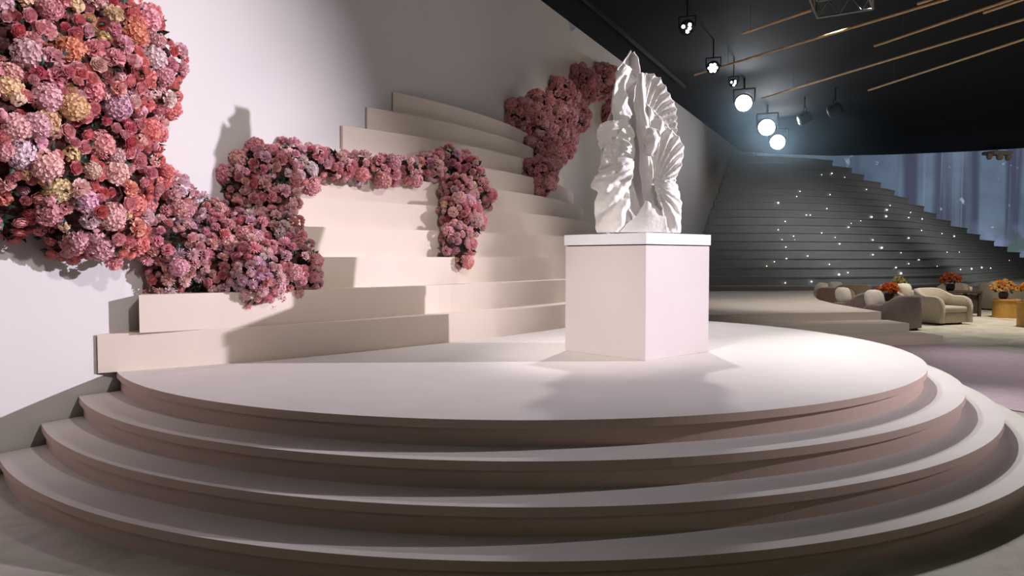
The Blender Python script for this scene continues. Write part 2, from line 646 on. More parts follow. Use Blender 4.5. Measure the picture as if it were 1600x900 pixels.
# LED screen
me = bpy.data.meshes.new('led_screen')
n = 24
vs, fs, uvs = [], [], []
for i in range(n + 1):
    t = i / n
    X = 12.2 + 60 * t
    Y = 36.8 + 45 * t - 3.0 * math.sin(PI * t)
    vs += [(X, Y, 0.5), (X, Y, 12.5), (X - 0.12, Y + 0.16, 0.5), (X - 0.12, Y + 0.16, 12.5)]
for i in range(n):
    a = 4 * i
    b_ = a + 4
    fs += [(a, b_, b_ + 1, a + 1), (a + 2, a + 3, b_ + 3, b_ + 2), (a + 1, b_ + 1, b_ + 3, a + 3), (a, a + 2, b_ + 2, b_)]
me.from_pydata(vs, [], fs)
uvl = me.uv_layers.new(name='UVMap')
for p in me.polygons:
    for li in p.loop_indices:
        vi = me.loops[li].vertex_index
        uvl.data[li].uv = ((vi // 4) / n * 1.5, (vs[vi][2] - 0.5) / 12)
screen = link('led_screen', me, M['forest'])
tag(screen, 'wide glowing screen showing a misty blue forest behind the dark staircase', 'screen')

# ------------------------------------------------------------------ square plinth and sculpture
pc = Vector((1.249, 6.813))
pl = Vector((0.513, 7.517))
pr = Vector((2.008, 7.491))
ctr = (pl + pr) / 2
ang = math.atan2((pr - pc).y, (pr - pc).x)
SIDE = ((pr - pc).length + (pl - pc).length) / 2
plinth = empty('plinth', (ctr.x, ctr.y, PLAT), 'square blush plinth with a white top standing on the round platform', 'plinth', rz=ang)
bm = bmesh.new()
bm_box(bm, (0, 0, 0.53), (SIDE, SIDE, 1.06), bevel=0.004)
bm_obj('body', bm, M['plinth'], plinth)
bm = bmesh.new()
bm_box(bm, (0, 0, 1.065), (SIDE - 0.03, SIDE - 0.03, 0.012))
bm_obj('shadow_gap', bm, M['dark_wood'], plinth)
bm = bmesh.new()
bm_box(bm, (0, 0, 1.123), (SIDE + 0.02, SIDE + 0.02, 0.104), bevel=0.004)
bm_obj('top_slab', bm, M['cap'], plinth)
TOPZ = PLAT + 1.175

# sculpture: curled, pleated sheets. Rows are given in a local drawing frame (see sxz) with a depth.
sculpt = empty('leaf_sculpture', (ctr.x, ctr.y, TOPZ), 'tall white sculpture of crumpled pleated leaves standing on the plinth', 'sculpture')
SCALE = 1161.7 / 7.5


def sxz(cx, cy):
    px, py = 900 + cx / 3.106, 80 + cy / 3.106
    return (px - 800) / SCALE, CAM_H + (402.5 - py) / SCALE


def catmull(vals, t):
    n = len(vals) - 1
    f = t * n
    i = min(int(f), n - 1)
    f -= i
    p0 = vals[max(i - 1, 0)]
    p1 = vals[i]
    p2 = vals[i + 1]
    p3 = vals[min(i + 2, n)]
    return 0.5 * ((2 * p1) + (-p0 + p2) * f + (2 * p0 - 5 * p1 + 4 * p2 - p3) * f * f + (-p0 + 3 * p1 - 3 * p2 + p3) * f ** 3)


def sheet(name, rows, nu=44, nv=70, bulge=0.0, pleat=None, ruffle=0.02, rf=9.0, edge=0.02, seed=0, mid=None):
    """rows: list of (cy_left, cx_left, depth_left, cy_right, cx_right, depth_right) top to bottom"""
    vs, fs = [], []
    for j in range(nv + 1):
        v = j / nv
        r = [catmull([row[q] for row in rows], v) for q in range(6)]
        for i in range(nu + 1):
            u = i / nu
            cx = r[1] + (r[4] - r[1]) * u
            cy = r[0] + (r[3] - r[0]) * u
            dep = r[2] + (r[5] - r[2]) * u
            if mid:
                dep += catmull(mid, v) * math.sin(PI * u)
            dep += bulge * math.sin(PI * u)
            x, z = sxz(cx, cy)
            # ruffled edges
            e = (1 - 4 * u * (1 - u)) ** 2
            nn = noise.noise(Vector((u * 2.2 + seed, v * rf, seed * 1.7)))
            n2 = noise.noise(Vector((u * 6 + seed, v * rf * 2.3, 3.1 + seed)))
            dep += ruffle * (0.4 + e) * nn * 1.6 + ruffle * 0.35 * n2
            x += edge * e * noise.noise(Vector((seed + 9, v * rf * 1.5, u * 2)))
            z += edge * 0.5 * e * noise.noise(Vector((seed + 4, v * rf * 1.3, u * 2)))
            if pleat:
                pcx, pcy, freq, amp = pleat
                aa = math.atan2(cy - pcy, cx - pcx)
                dd = math.hypot(cy - pcy, cx - pcx) / 150.0
                w = math.sin(aa * freq + 1.2 * noise.noise(Vector((cx * 0.01, cy * 0.01, seed))))
                dep += amp * (abs(w) - 0.5) * min(1.0, dd)
            vs.append((x - ctr.x, dep, max(z, TOPZ) - TOPZ))
    W = nu + 1
    for j in range(nv):
        for i in range(nu):
            a = j * W + i
            fs.append((a, a + 1, a + W + 1, a + W))
    me = bpy.data.meshes.new(name)
    me.from_pydata(vs, [], fs)
    o = link(name, me, M['sheet'], sculpt, smooth=True)
    md = o.modifiers.new('thickness', 'SOLIDIFY')
    md.thickness = 0.012
    md.offset = 0
    return o


# depth is along y (negative = towards the viewer)
sheet('tall_leaf', [
    (10, 262, 0.00, 12, 276, 0.00), (60, 225, -0.04, 55, 298, 0.06), (105, 190, -0.08, 120, 313, 0.10),
    (170, 178, -0.11, 168, 292, 0.12), (250, 163, -0.13, 240, 286, 0.14), (320, 164, -0.13, 320, 282, 0.14), (400, 178, -0.06, 420, 290, 0.16)],
    bulge=0.14, ruffle=0.03, rf=7, edge=0.012, seed=1.3)
sheet('tall_leaf_fold', [
    (85, 215, -0.10, 100, 262, -0.03), (130, 188, -0.14, 140, 246, -0.05), (200, 172, -0.17, 190, 230, -0.06),
    (270, 160, -0.18, 260, 238, -0.07), (330, 166, -0.16, 330, 262, -0.05), (370, 180, -0.10, 380, 268, -0.02)],
    bulge=-0.03, ruffle=0.028, rf=8, edge=0.014, seed=2.1, nu=24)
sheet('pleated_fan', [
    (118, 335, 0.02, 108, 352, 0.04), (135, 300, -0.02, 130, 398, 0.06), (200, 288, -0.05, 185, 440, 0.07),
    (280, 292, -0.07, 262, 480, 0.06), (350, 300, -0.08, 350, 487, 0.05), (430, 312, -0.06, 425, 488, 0.03)],
    bulge=0.04, pleat=(300, 380, 19, 0.075), ruffle=0.018, rf=11, edge=0.016, seed=3.7)
sheet('lower_fan', [
    (285, 318, -0.17, 300, 335, -0.15), (330, 322, -0.17, 372, 420, -0.10), (400, 318, -0.16, 440, 496, -0.06),
    (480, 312, -0.14, 490, 512, -0.04), (560, 318, -0.12, 560, 500, -0.05), (620, 335, -0.10, 640, 468, -0.08), (680, 365, -0.10, 668, 452, -0.09)],
    bulge=-0.03, pleat=(365, 650, 17, 0.07), ruffle=0.022, rf=9, edge=0.014, seed=5.1)
sheet('centre_fold', [
    (128, 292, -0.06, 128, 318, -0.06), (200, 280, -0.12, 210, 322, -0.10), (300, 270, -0.18, 310, 326, -0.16),
    (380, 274, -0.18, 400, 340, -0.17), (450, 290, -0.13, 455, 352, -0.17), (540, 300, -0.09, 530, 350, -0.15), (640, 312, -0.06, 640, 362, -0.12),
    (760, 330, -0.06, 760, 384, -0.12), (885, 340, -0.10, 885, 400, -0.16)],
    bulge=-0.05, pleat=(300, 900, 16, 0.02), ruffle=0.03, rf=7, edge=0.014, seed=6.4, nu=30)
sheet('curled_lobe', [
    (395, 318, -0.17, 392, 350, -0.18), (420, 318, -0.22, 415, 374, -0.22), (455, 316, -0.24, 450, 380, -0.24), (490, 322, -0.22, 490, 366, -0.22), (520, 332, -0.16, 520, 346, -0.16)],
    bulge=-0.05, ruffle=0.03, rf=5, edge=0.016, seed=16.3, nu=24, nv=30)
sheet('side_lobe', [
    (362, 150, -0.16, 350, 236, -0.10), (378, 104, -0.19, 372, 240, -0.15), (430, 86, -0.20, 430, 232, -0.18),
    (480, 100, -0.20, 490, 226, -0.20), (540, 112, -0.17, 560, 220, -0.18)],
    bulge=-0.07, ruffle=0.035, rf=6, edge=0.02, seed=7.9, nu=28, nv=40)
sheet('large_ruffled_leaf', [
    (400, 196, -0.20, 372, 250, -0.12), (470, 128, -0.24, 430, 264, -0.15), (560, 104, -0.26, 520, 270, -0.18),
    (610, 92, -0.27, 600, 258, -0.22), (655, 58, -0.26, 650, 246, -0.24), (705, 84, -0.27, 720, 238, -0.25), (790, 74, -0.27, 790, 236, -0.27),
    (885, 90, -0.26, 885, 262, -0.26)],
    bulge=-0.07, pleat=(330, 520, 14, 0.05), ruffle=0.055, rf=9, edge=0.022, seed=8.8)
sheet('inner_hollow', [
    (430, 258, 0.05, 430, 320, 0.05), (520, 250, 0.04, 520, 345, 0.04), (620, 238, 0.02, 610, 372, 0.02),
    (720, 232, -0.02, 700, 400, -0.02), (800, 236, -0.08, 800, 420, -0.06), (885, 250, -0.16, 885, 430, -0.14)],
    bulge=0.06, ruffle=0.012, rf=5, edge=0.004, seed=10.2)
sheet('base_curl', [
    (735, 316, -0.22, 742, 330, -0.20), (775, 292, -0.27, 770, 372, -0.22), (815, 262, -0.30, 800, 400, -0.24),
    (845, 222, -0.31, 840, 410, -0.26), (885, 180, -0.32, 885, 416, -0.28)],
    bulge=-0.04, ruffle=0.012, rf=5, edge=0.006, seed=11.5, nv=30)
sheet('right_lobe', [
    (628, 362, -0.14, 640, 468, -0.10), (680, 362, -0.20, 690, 490, -0.10), (740, 378, -0.22, 745, 498, -0.10),
    (800, 392, -0.23, 810, 496, -0.11), (885, 398, -0.24, 885, 490, -0.13)],
    bulge=-0.06, pleat=(372, 660, 11, 0.045), ruffle=0.03, rf=8, edge=0.016, seed=12.6, nu=36, nv=50)
sheet('back_leaf', [
    (150, 240, 0.12, 150, 330, 0.16), (300, 180, 0.16, 300, 440, 0.24), (500, 130, 0.12, 500, 470, 0.22), (700, 120, 0.04, 700, 470, 0.14), (885, 130, -0.02, 885, 460, 0.06)],
    bulge=0.16, ruffle=0.03, rf=7, edge=0.015, seed=14.2, nu=30, nv=50)
sheet('back_leaf', [
    (220, 200, 0.0, 220, 420, 0.10), (380, 140, -0.04, 380, 470, 0.10), (560, 130, -0.08, 560, 470, 0.06), (885, 120, -0.10, 885, 470, 0.0)],
    bulge=0.30, ruffle=0.03, rf=7, edge=0.015, seed=15.9, nu=30, nv=50)
# rope-like seam across the fan
me = bpy.data.meshes.new('seam')
bm = bmesh.new()
prev = None
for i in range(18):
    t = i / 17
    x, z = sxz(318 + 165 * t, 283 + 150 * t ** 1.1)
    p = Vector((x - ctr.x, -0.19 + 0.13 * t + 0.006 * math.sin(i * 2.1), z - TOPZ))
    r = 0.011 + 0.004 * math.sin(i * 1.9)
    bmesh.ops.create_icosphere(bm, subdivisions=1, radius=r * 1.15, matrix=Matrix.Translation(p))
    if prev is not None:
        bm_tube(bm, prev, p, r * 0.9, 6)
    prev = p
bm_obj('seam', bm, M['sheet'], sculpt, smooth=True)

# ------------------------------------------------------------------ flowers
random.seed(11)


def petal_grid(vs, fs, tint, M4, w, l, cup, curl, t0, t1, nu=3, nv=3, frill=0.0):
    b0 = len(vs)
    for j in range(nv):
        v = j / (nv - 1)
        for i in range(nu):
            u = i / (nu - 1) * 2 - 1
            ww = w * (0.35 + 0.75 * math.sin(PI * min(1, 0.15 + v * 0.7)))
            p = Vector((u * ww, l * v * (1 - 0.15 * u * u * v), cup * u * u * v + curl * v * v + frill * random.uniform(-1, 1) * v))
            vs.append(tuple(M4 @ p))
            tint.append(t0 + (t1 - t0) * v)
    for j in range(nv - 1):
        for i in range(nu - 1):
            a = b0 + j * nu + i
            fs.append((a, a + 1, a + nu + 1, a + nu))


def finish_bloom(name, vs, fs, tint):
    me = bpy.data.meshes.new(name)
    me.from_pydata(vs, [], fs)
    at = me.attributes.new('tint', 'FLOAT', 'POINT')
    for i, t in enumerate(tint):
        at.data[i].value = t
    me.materials.append(M['petal'])
    for p in me.polygons:
        p.use_smooth = True
    return me


def rose_mesh():
    vs, fs, ti = [], [], []
    # tight spiral heart, then cupped petals that open outwards
    for ring, (n, rad, tilt, w, l, z) in enumerate(((3, 0.06, 1.62, 0.20, 0.50, 0.10), (4, 0.16, 1.55, 0.30, 0.56, 0.06), (5, 0.30, 1.45, 0.38, 0.62, 0.0), (6, 0.46, 1.25, 0.46, 0.66, -0.08), (7, 0.60, 0.95, 0.50, 0.66, -0.2), (7, 0.66, 0.45, 0.50, 0.60, -0.32))):
        for k in range(n):
            a = 2 * PI * k / n + ring * 0.7 + random.uniform(-.15, .15)
            m = Matrix.Rotation(a, 4, 'Z') @ Matrix.Translation((0, rad * 0.75, z)) @ Matrix.Rotation(tilt + random.uniform(-.08, .08), 4, 'X')
            petal_grid(vs, fs, ti, m, w, l, 0.22, -0.06, 0.0 + 0.1 * ring, min(1, 0.2 + 0.17 * ring))
    return finish_bloom('rose_bloom', vs, fs, ti)


def ball_dirs(n, zmin=-0.35):
    out = []
    g = PI * (3 - math.sqrt(5))
    for i in range(n):
        z = 1 - (i + 0.5) / n * (1 - zmin)
        r = math.sqrt(max(0, 1 - z * z))
        out.append(Vector((r * math.cos(g * i), r * math.sin(g * i), z)))
    return out


def heart_ball(vs, fs, ti, r, t):
    bm = bmesh.new()
    bmesh.ops.create_icosphere(bm, subdivisions=1, radius=r)
    b0 = len(vs)
    vs += [tuple(v.co) for v in bm.verts]
    ti += [t] * len(bm.verts)
    bm.verts.index_update()
    fs += [tuple(v.index + b0 for v in f.verts) for f in bm.faces]
    bm.free()


def hydrangea_mesh():
    vs, fs, ti = [], [], []
    heart_ball(vs, fs, ti, 0.76, 0.1)
    for d in ball_dirs(84):
        rad = 0.84 + random.uniform(-0.10, 0.12)
        d = (d + Vector((random.uniform(-.08, .08), random.uniform(-.08, .08), random.uniform(-.08, .08)))).normalized()
        q = d.to_track_quat('Z', 'Y').to_matrix().to_4x4()
        t = random.uniform(0.2, 1.0)
        for k in range(4):
            a = PI / 2 * k + random.uniform(0, .5)
            m = Matrix.Translation(d * rad) @ q @ Matrix.Rotation(a, 4, 'Z') @ Matrix.Rotation(random.uniform(.0, .9), 4, 'X')
            petal_grid(vs, fs, ti, m, 0.15, 0.24, 0.05, 0.02, t * 0.5, t, 3, 2)
    return finish_bloom('hydrangea_bloom', vs, fs, ti)


def carnation_mesh():
    vs, fs, ti = [], [], []
    for i, d in enumerate(ball_dirs(46, -0.15)):
        q = d.to_track_quat('Z', 'Y').to_matrix().to_4x4()
        m = Matrix.Translation(d * 0.42) @ q @ Matrix.Rotation(random.uniform(0, 6.28), 4, 'Z') @ Matrix.Rotation(1.25 + random.uniform(-.3, .3), 4, 'X')
        petal_grid(vs, fs, ti, m, 0.24, 0.56, 0.10, 0.0, 0.05, random.uniform(0.5, 1.0), 4, 3, 0.10)
    return finish_bloom('carnation_bloom', vs, fs, ti)


def mum_mesh():
    vs, fs, ti = [], [], []
    for i, d in enumerate(ball_dirs(70, -0.05)):
        q = d.to_track_quat('Z', 'Y').to_matrix().to_4x4()
        m = Matrix.Translation(d * 0.25) @ q @ Matrix.Rotation(random.uniform(0, 6.28), 4, 'Z') @ Matrix.Rotation(1.35 + random.uniform(-.2, .2), 4, 'X')
        petal_grid(vs, fs, ti, m, 0.09, 0.78, 0.05, 0.10, 0.1, 1.0, 2, 3)
    return finish_bloom('chrysanthemum_bloom', vs, fs, ti)


def peony_mesh():
    vs, fs, ti = [], [], []
    for i, d in enumerate(ball_dirs(26, -0.3)):
        q = d.to_track_quat('Z', 'Y').to_matrix().to_4x4()
        m = Matrix.Translation(d * 0.60) @ q @ Matrix.Rotation(random.uniform(0, 6.28), 4, 'Z') @ Matrix.Rotation(0.45 + random.uniform(-.2, .4), 4, 'X')
        petal_grid(vs, fs, ti, m, 0.34, 0.44, -0.08, -0.04, 0.2, random.uniform(0.6, 1.0), 3, 3, 0.03)
    return finish_bloom('peony_bloom', vs, fs, ti)


BLOOMS = {'rose': [rose_mesh() for _ in range(3)], 'hydrangea': [hydrangea_mesh() for _ in range(3)],
          'carnation': [carnation_mesh() for _ in range(3)], 'chrysanthemum': [mum_mesh() for _ in range(2)],
          'peony': [peony_mesh() for _ in range(2)]}
PINK = [(0.92, 0.58, 0.60), (0.94, 0.66, 0.68), (0.90, 0.50, 0.53)]
ROSE = [(0.88, 0.38, 0.40), (0.82, 0.27, 0.31), (0.90, 0.47, 0.49)]
PEACH = [(0.93, 0.73, 0.50), (0.94, 0.78, 0.57), (0.92, 0.65, 0.46)]
CORAL = [(0.89, 0.46, 0.38), (0.90, 0.53, 0.44)]
LILAC = [(0.92, 0.70, 0.77), (0.94, 0.76, 0.82), (0.91, 0.64, 0.71)]


def inside_any(p, blobs, skip, f=0.93):
    for k, (c, r) in enumerate(blobs):
        if k != skip and (p - c).length < r * f:
            return True
    return False


def leaf_points(bm, p, n, size):
    q = (n + Vector((random.uniform(-.9, .9), random.uniform(-.9, .9), random.uniform(-.9, .9)))).normalized()
    t = q.orthogonal().normalized()
    t.rotate(Matrix.Rotation(random.uniform(0, 6.28), 3, q))
    s = q.cross(t)
    l = size * random.uniform(.8, 1.3)
    w = l * 0.42
    c = [p, p + q * l * .45 + s * w * .5 + t * l * .05, p + q * l + t * l * .15, p + q * l * .45 - s * w * .5 + t * l * .05, p + q * l * .5 - t * l * .06]
    v = [bm.verts.new(x) for x in c]
    bm.faces.new((v[0], v[1], v[4]))
    bm.faces.new((v[1], v[2], v[4]))
    bm.faces.new((v[2], v[3], v[4]))
    bm.faces.new((v[3], v[0], v[4]))


def flower_mass(name, label, cat, blobs_px, depth_fn, mix, sizes, seed, leaf_n, leaf_size, maxobj=299, tries=9000, zone=None, dens=0.80, gap=0.38):
    random.seed(seed)
    blobs = []
    for (px, py, rpx, off) in blobs_px:
        p = depth_fn(px, py)
        d = p.y
        r = rpx * d / 1161.7
        toward = (EYE - p).normalized()
        c = p + toward * (off + r * 0.30)
        blobs.append((c, r))
    root_loc = sum((c for c, r in blobs), Vector()) / len(blobs)
    root = empty(name, root_loc, label, cat)
    # body under the blooms, its dark colour standing for petals in shade
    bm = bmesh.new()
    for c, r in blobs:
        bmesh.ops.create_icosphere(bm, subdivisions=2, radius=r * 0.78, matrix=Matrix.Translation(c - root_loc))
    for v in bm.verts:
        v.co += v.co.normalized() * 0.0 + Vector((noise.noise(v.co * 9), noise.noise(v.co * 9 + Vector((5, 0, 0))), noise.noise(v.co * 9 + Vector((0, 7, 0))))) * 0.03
    tag(bm_obj('petal_bed', bm, M['shaded_bed'], root), kind='stuff')
    areas = [r * r for c, r in blobs]
    placed = []
    gaps = []
    cell = max(s[1] for s in sizes.values()) * 2.0
    grid = {}
    kinds = list(mix)
    for t in range(tries):
        k = random.choices(range(len(blobs)), areas)[0]
        c, r = blobs[k]
        n = Vector((random.gauss(0, 1), random.gauss(0, 1), random.gauss(0, 1))).normalized()
        view = (EYE - c).normalized()
        if n.dot(view) < -0.25:
            continue
        p = c + n * r * random.uniform(0.82, 1.04)
        if inside_any(p, blobs, k):
            continue
        if p.x < wall_x(p.y) + 0.03:
            continue
        if p.z < PLAT + 10 * SH:
            q = max(0, (p.z - PLAT) / SH)
            if math.hypot(p.x - SX, p.y - SY) < SR - ST * math.ceil(q) + 0.02 and p.z < PLAT + SH * 10:
                continue
        # patches of one kind and colour
        if noise.noise(p * 4.3 + Vector((0, 0, seed * 1.3))) > gap:
            gaps.append((p, n))
            continue
        f = 1.5 * noise.noise(p * 3.6 + Vector((seed, 0, 0))) + 0.25 * random.uniform(-1, 1)
        g = 1.2 * noise.noise(p * 3.3 + Vector((0, seed, 9))) + 0.28 * random.uniform(-1, 1)
        wts = [mix[kk][0] * math.exp(2.2 * f * mix[kk][1]) for kk in kinds]
        kind = random.choices(kinds, wts)[0]
        s0, s1 = sizes[kind]
        frac = t / tries
        rad = s1 - (s1 - s0) * min(1, frac * 1.6 + random.uniform(-.15, .15))
        rad = max(s0, min(s1, rad))
        key = (int(p.x // cell), int(p.y // cell), int(p.z // cell))
        ok = True
        for dx in (-1, 0, 1):
            for dy in (-1, 0, 1):
                for dz in (-1, 0, 1):
                    for (pp, rr) in grid.get((key[0] + dx, key[1] + dy, key[2] + dz), ()):
                        if (pp - p).length < (rr + rad) * dens:
                            ok = False
                            break
                    if not ok:
                        break
                if not ok:
                    break
            if not ok:
                break
        if not ok:
            continue
        grid.setdefault(key, []).append((p, rad))
        placed.append((p, n, rad, kind, g))

    def colour(kind, g):
        pal = zone(kind, g)
        c = random.choice(pal)
        j = random.uniform(0.9, 1.1)
        return (min(1, c[0] * j), min(1, c[1] * j * random.uniform(.93, 1.07)), min(1, c[2] * j * random.uniform(.93, 1.07)), 1)

    # those that show largest become parts; the rest are one stuff part
    placed.sort(key=lambda q: -(q[2] / q[0].y) * (0.4 + max(0, q[1].dot((EYE - q[0]).normalized()))))
    for p, n, rad, kind, g in placed[:maxobj]:
        me = random.choice(BLOOMS[kind])
        o = bpy.data.objects.new(kind, me)
        COL.objects.link(o)
        o.parent = root
        d = (n + Vector((random.uniform(-.3, .3), random.uniform(-.3, .3), random.uniform(-.3, .3)))).normalized()
        o.rotation_mode = 'QUATERNION'
        o.rotation_quaternion = d.to_track_quat('Z', 'Y') @ Matrix.Rotation(random.uniform(0, 6.28), 3, 'Z').to_quaternion()
        o.location = p - root_loc
        s = rad * random.uniform(1.05, 1.18)
        o.scale = (s, s, s * random.uniform(.85, 1.1))
        o.color = colour(kind, g)
    rest = placed[maxobj:]
    if rest:
        by = {}
        for p, n, rad, kind, g in rest:
            me = random.choice(BLOOMS[kind])
            by.setdefault(me.name, (me, []))[1].append((p, n, rad, g, kind))
        vs, fs, ti = [], [], []
        for me, lst in by.values():
            mv = [v.co.copy() for v in me.vertices]
            mf = [tuple(q.vertices) for q in me.polygons]
            mt = [a.value for a in me.attributes['tint'].data]
            for p, n, rad, g, kind in lst:
                m = Matrix.Translation(p - root_loc) @ n.to_track_quat('Z', 'Y').to_matrix().to_4x4() @ Matrix.Scale(rad * 1.1, 4)
                b0 = len(vs)
                vs += [tuple(m @ v) for v in mv]
                fs += [tuple(i + b0 for i in q) for q in mf]
                ti += mt
        me = finish_bloom('small_blooms', vs, fs, ti)
        o = bpy.data.objects.new('small_blooms', me)
        COL.objects.link(o)
        o.parent = root
        o.color = colour(rest[0][3], rest[0][4])
        tag(o, kind='stuff')
    # leaves between the blooms
    bm = bmesh.new()
    for p, n in gaps[::3]:
        leaf_points(bm, p - root_loc - n * leaf_size * 0.8, n, leaf_size * 1.1)
    cnt = 0
    while cnt < leaf_n:
        k = random.choices(range(len(blobs)), areas)[0]
        c, r = blobs[k]
        n = Vector((random.gauss(0, 1), random.gauss(0, 1), random.gauss(0, 1))).normalized()
        p = c + n * r * 0.86
        if inside_any(p, blobs, k, 0.8) or p.x < wall_x(p.y) + 0.05:
            continue
        leaf_points(bm, p - root_loc, n, leaf_size)
        cnt += 1
    tag(bm_obj('foliage', bm, M['leaf'], root), kind='stuff')
    print(name, 'blooms', len(placed))
    return root


def wall_depth(px, py):
    r = ray(px, py)
    t = 2.0
    while t < 40:
        p = EYE + r * t
        if p.x < wall_x(p.y):
            return p
        t += 0.02
    return EYE + r * 20


def zone_cloud(kind, g):
    if kind == 'rose':
        return (PINK + ROSE if g > -0.1 else ROSE + PINK[2:]) if g < 0.4 else PEACH[:1] + PINK + ROSE[2:]
    if kind == 'peony':
        return PEACH if g > 0.05 else PINK
    if g > 0.55:
        return PEACH
    if g > 0.42:
        return CORAL
    if g < -0.28:
        return LILAC
    return PINK


cloud_px = [(-30, 50, 95, .1), (60, 40, 80, .12), (140, 45, 75, .1), (195, 52, 55, .06), (222, 95, 56, .05), (214, 148, 56, .05),
            (140, 130, 85, .16), (60, 150, 92, .2), (-30, 200, 100, .2), (60, 245, 86, .2), (140, 215, 78, .14), (202, 222, 44, .05),
            (190, 272, 62, .08), (120, 305, 76, .14), (40, 300, 62, .14), (165, 352, 58, .1), (-20, 310, 52, .1), (105, 368, 40, .06), (20, 345, 28, .05)]
flower_mass('flower_cloud', 'huge billowing mass of pink, coral and peach flowers on the left wall', 'flower arrangement', cloud_px, wall_depth,
            {'hydrangea': (2.4, 1.0), 'rose': (2.6, -1.0), 'carnation': (2.6, 0.4), 'peony': (1.2, -0.5)},
            {'hydrangea': (0.06, 0.095), 'rose': (0.034, 0.052), 'carnation': (0.05, 0.075), 'peony': (0.04, 0.062)}, 5, 420, 0.085,
            zone=zone_cloud, tries=14000)


def zone_cluster(kind, g):
    if kind == 'rose':
        return PINK + PINK + ROSE[:1] + ROSE[2:] if g > -0.1 else PINK
    if g > 0.7:
        return PEACH
    if g < -0.3:
        return LILAC
    return PINK


cluster_px = [(262, 312, 40, .05), (240, 372, 40, .08), (285, 400, 48, .12), (262, 435, 34, .08), (335, 385, 48, .14), (385, 372, 44, .12), (430, 372, 44, .1), (448, 418, 50, .1), (395, 430, 55, .14),
              (335, 435, 42, .12), (300, 448, 28, .08), (410, 470, 26, .05), (404, 490, 13, .02), (470, 432, 30, .04), (325, 335, 26, .02), (455, 455, 24, .03), (360, 345, 30, .05)]
flower_mass('flower_cluster', 'full round cluster of pink flowers resting on the lowest left steps', 'flower arrangement', cluster_px, on_back,
            {'chrysanthemum': (1.8, 1.0), 'carnation': (2.6, 0.3), 'rose': (1.6, -1.0), 'hydrangea': (0.8, 0.5)},
            {'chrysanthemum': (0.04, 0.062), 'carnation': (0.036, 0.055), 'rose': (0.028, 0.042), 'hydrangea': (0.055, 0.075)}, 8, 260, 0.075,
            zone=zone_cluster, tries=16000)

arch_px = [(372, 285, 26, .05), (395, 258, 28, .05), (392, 310, 34, .08), (428, 268, 34, .08), (430, 315, 32, .06), (452, 250, 27, .06), (465, 275, 24, .05), (492, 255, 28, .06), (525, 260, 25, .06), (560, 262, 23, .06),
           (597, 267, 23, .06), (635, 268, 21, .06), (672, 262, 23, .06), (700, 255, 24, .06), (728, 268, 26, .06), (742, 300, 25, .06), (712, 298, 26, .06), (758, 318, 12, .04),
           (715, 335, 29, .06), (735, 350, 20, .05), (712, 372, 25, .05), (722, 395, 18, .04), (705, 385, 14, .04), (722, 410, 9, .02)]
flower_mass('flower_garland', 'long pink flower garland arching over the beige steps with a hanging tail', 'flower arrangement', arch_px, on_back,
            {'carnation': (2.4, 0.4), 'hydrangea': (1.6, 1.0), 'rose': (1.6, -1.0), 'peony': (0.8, -0.5)},
            {'carnation': (0.045, 0.07), 'hydrangea': (0.06, 0.09), 'rose': (0.034, 0.05), 'peony': (0.04, 0.055)}, 21, 160, 0.085,
            zone=zone_cluster, tries=14000)


def zone_far(kind, g):
    return [(0.86, 0.50, 0.51), (0.90, 0.61, 0.61), (0.82, 0.43, 0.45), (0.88, 0.55, 0.56)]


far_px = [(803, 180, 24, .05), (835, 168, 26, .08), (870, 152, 30, .1), (905, 135, 30, .1), (938, 128, 27, .1), (962, 150, 34, .1), (945, 182, 14, .04), (830, 205, 34, .12), (862, 192, 36, .12),
          (848, 242, 32, .1), (872, 228, 26, .08), (893, 185, 26, .08), (842, 272, 26, .06), (850, 290, 14, .03), (975, 190, 30, .06), (990, 230, 26, .05)]
flower_mass('flower_drape', 'dusky rose flower drape on the wall behind the white sculpture', 'flower arrangement', far_px, on_back,
            {'carnation': (2.4, 0.3), 'rose': (1.5, -1.0), 'hydrangea': (1.0, 0.6)},
            {'carnation': (0.055, 0.075), 'rose': (0.045, 0.06), 'hydrangea': (0.075, 0.10)}, 33, 200, 0.09,
            zone=zone_far, tries=14000, maxobj=298, gap=0.9, dens=0.72)

# ------------------------------------------------------------------ lounge furniture


